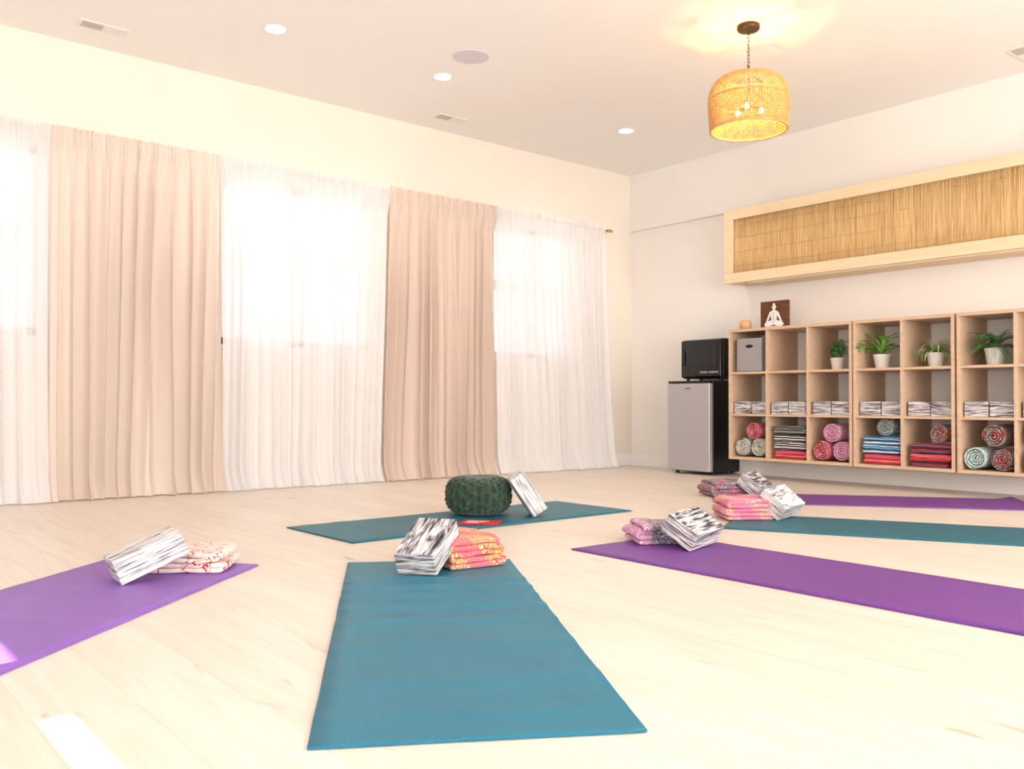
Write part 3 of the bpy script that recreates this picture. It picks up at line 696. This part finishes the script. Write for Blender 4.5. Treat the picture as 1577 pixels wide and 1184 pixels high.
def plant(x,y,potr,poth,kind,mat,label,name='potted_plant'):
    e=empty(name,(x,y,F2),label=label,category='potted plant',group='potted plants in the top shelf row')
    b=MB(); b.lathe([(potr*.72,0),(potr*.78,.004),(potr,poth-.01),(potr*1.04,poth-.008),(potr*1.04,poth),(potr*.92,poth),(potr*.9,poth-.015),(.002,poth-.016)],(x,y,F2+.0005),32); par(b.obj('pot',M_pot,smooth=True),e)
    b=MB(); b.lathe([(.003,poth-.014),(potr*.89,poth-.014),(potr*.89,poth-.008),(.003,poth-.006)],(x,y,F2),24); par(b.obj('soil',M_soil),e)
    b=MB(); rnd=random.Random(sum(map(ord,kind))+int(x*100)); top=F2+poth-.008
    def lf(base,az,el,Lf,Wf,dr,**k): leaf(b,base,az,el,Lf,Wf,dr,**k)
    if kind=='herb':
        for i in range(16):
            az=rnd.uniform(0,2*pi); h=rnd.uniform(.06,.17); q_=rnd.uniform(.01,.065); bx=x+q_*math.cos(az); by=y+q_*math.sin(az)
            b.tube([(x+.3*(bx-x),y+.3*(by-y),top),(bx,by,top+h)],.0015,5)
            for j in range(10): lf((bx,by,top+h*(.35+.65*j/10)),rnd.uniform(0,2*pi),rnd.uniform(0,.8),.040,.013,.8)
    elif kind=='broad':
        for i in range(34): lf((x+rnd.uniform(-.02,.02),y+rnd.uniform(-.02,.02),top),rnd.uniform(0,2*pi),rnd.uniform(.8,1.5),.09,.026,rnd.uniform(1.1,2.1),stem=rnd.uniform(.04,.15))
    elif kind=='spider':
        for i in range(80): lf((x+rnd.uniform(-.015,.015),y+rnd.uniform(-.015,.015),top),rnd.uniform(0,2*pi),rnd.uniform(.5,1.4),rnd.uniform(.13,.21),.0055,rnd.uniform(1.3,2.8))
    elif kind=='fern':
        for i in range(34):
            az=rnd.uniform(0,2*pi); el=rnd.uniform(.4,1.5); Lf=rnd.uniform(.15,.24); dr=rnd.uniform(1.0,2.3); p=Vector((x,y,top)); ang=el; n=16
            pts=[]
            for j in range(n):
                pts.append(p.copy()); d_=Vector((math.cos(az)*math.cos(ang),math.sin(az)*math.cos(ang),math.sin(ang))); p=p+d_*Lf/n; ang-=dr/n
                if j>2:
                    for sgn in (-1,1): lf(p,az+sgn*1.2,ang*.4,.038*(1-.6*j/n),.006,.6,n=3)
            b.tube(pts,.0014,4)
    # keep foliage inside the cubby
    cx=min(cols,key=lambda c:abs(c-x))
    b.v=[(max(cx-.150,min(cx+.150,q[0])),min(SY1-.012,q[1]),max(F2+.012,min(SZ[3]-.04,q[2]))) for q in b.v]
    o=b.obj('foliage',mat,smooth=True,fixn=False); par(o,e)
plant(cols[2]+.0,SY0+.13,.052,.088,'herb',M_l4,'small leafy herb in a white ceramic pot')
plant(cols[3]-.03,SY0+.13,.060,.10,'broad',M_l1,'bright green broad-leafed plant in a white pot')
plant(cols[4]+.005,SY0+.13,.058,.098,'spider',M_l3,'arching thin-leafed spider plant in a white pot')
plant(cols[5]+.01,SY0+.13,.066,.112,'fern',M_l2,'dark green drooping fern in a white pot','potted_fern')

# candle holder and plaque on shelf top
zt=SZ[3]
b=MB(); b.lathe([(.032,0),(.044,.012),(.05,.035),(.047,.062),(.038,.078),(.030,.078),(.034,.06),(.03,.03),(.002,.02)],(-4.39,SY0+.12,zt),32)
b.obj('candle_holder',wood('blond_turned_wood',C(226,184,136),C(206,158,108),(20,20,40)),smooth=True,label='small rounded blond wooden candle holder on shelf top',category='candle holder')
M_dw=wood('dark_plaque_wood',C(112,70,44),C(84,50,32),(4,20,20))
qx,qz=-4.10,zt; qy=SY0+.10
e=empty('plaque',(qx,qy,qz),label='square dark wooden plaque with white seated meditating figure',category='plaque')
b=MB(); b.box(qx-.13,qx+.13,qy,qy+.018,qz,qz+.215); par(b.obj('board',M_dw,bevel=.003),e)
b=MB(); y0,y1=qy-.012,qy
def circ(cx,cz,rx,rz,n=24): return [(cx+rx*math.cos(2*pi*i/n),cz+rz*math.sin(2*pi*i/n)) for i in range(n)]
b.prism(circ(qx,qz+.165,.015,.018),y0,y1); b.prism(circ(qx,qz+.188,.007,.007),y0,y1)
b.prism([(qx-.007,qz+.15),(qx+.007,qz+.15),(qx+.01,qz+.138),(qx+.036,qz+.128),(qx+.03,qz+.11),(qx+.02,qz+.05),(qx-.02,qz+.05),(qx-.03,qz+.11),(qx-.036,qz+.128),(qx-.01,qz+.138)],y0,y1)
for s in(-1,1):
    b.prism([(qx+s*.034,qz+.128),(qx+s*.042,qz+.118),(qx+s*.066,qz+.062),(qx+s*.074,qz+.045),(qx+s*.06,qz+.046),(qx+s*.03,qz+.105)],y0+.001,y1)
    b.prism([(qx,qz+.06),(qx+s*.03,qz+.06),(qx+s*.08,qz+.04),(qx+s*.088,qz+.022),(qx+s*.07,qz+.01),(qx+s*.02,qz+.018),(qx,qz+.024)],y0-.001*s,y1)
b.prism([(qx-.09,qz),(qx+.09,qz),(qx+.07,qz+.012),(qx-.07,qz+.012)],y0-.01,y1)
par(b.obj('figure',M_pot,bevel=.001,label='white seated figure'),e)
b=MB()
for i,zz in enumerate((.06,.075,.09,.105,.12,.145,.168)): b.prism(circ(qx,qz+zz,.004,.004,12),y0-.002,y0)
par(b.obj('chakra_dots',M_redc),e)

# ---------------------------------------------------------------- light
wd=bpy.data.worlds.new('daylight'); sc.world=wd; wd.use_nodes=True; nt=wd.node_tree
bg=nt.nodes['Background']; bg.inputs[0].default_value=(.97,.97,1,1); bg.inputs[1].default_value=1.1
def area(name,loc,rot,sx,sy,en,col):
    l=bpy.data.lights.new(name,'AREA'); l.shape='RECTANGLE'; l.size=sx; l.size_y=sy; l.energy=en; l.color=col
    o=bpy.data.objects.new(name,l); COL.objects.link(o); o.location=loc; o.rotation_euler=rot; return o
area('rear_fill_light',(1.2,YB+.45,1.1),(pi/2+.7,0,0),6.0,1.2,185,(1,.98,.96))  # fill lamp added behind the camera, tilted up to brighten the ceiling
area('side_fill_light',(XR-.7,2.6,1.2),(pi/2+.52,0,pi/2),6.5,2.0,425,(1,.98,.96))  # added fill lamp out of view on the right, no window behind it
l=bpy.data.lights.new('sun','SUN'); l.energy=34; l.angle=.002; l.color=(1,.97,.92)
o=bpy.data.objects.new('sun',l); COL.objects.link(o); o.rotation_euler=(math.radians(65),0,0); o.location=(-2,-6,4)

# ---------------------------------------------------------------- camera
f,yaw,pitch,roll,h=1359.5,.6888,.0209,.0039,.6047
fh=Vector((-math.cos(yaw),math.sin(yaw),0)); r=Vector((math.sin(yaw),math.cos(yaw),0)); up=Vector((0,0,1))
Fv=fh*math.cos(pitch)+up*math.sin(pitch); U=up*math.cos(pitch)-fh*math.sin(pitch)
c,s=math.cos(roll),math.sin(roll); R2=r*c+U*s; U2=U*c-r*s; B=-Fv
cam=bpy.data.cameras.new('camera'); cam.sensor_fit='HORIZONTAL'; cam.sensor_width=36; cam.lens=f/1577*36; cam.clip_start=.02
co=bpy.data.objects.new('camera',cam); COL.objects.link(co)
co.matrix_world=Matrix(((R2.x,U2.x,B.x,0),(R2.y,U2.y,B.y,0),(R2.z,U2.z,B.z,h),(0,0,0,1)))
sc.camera=co
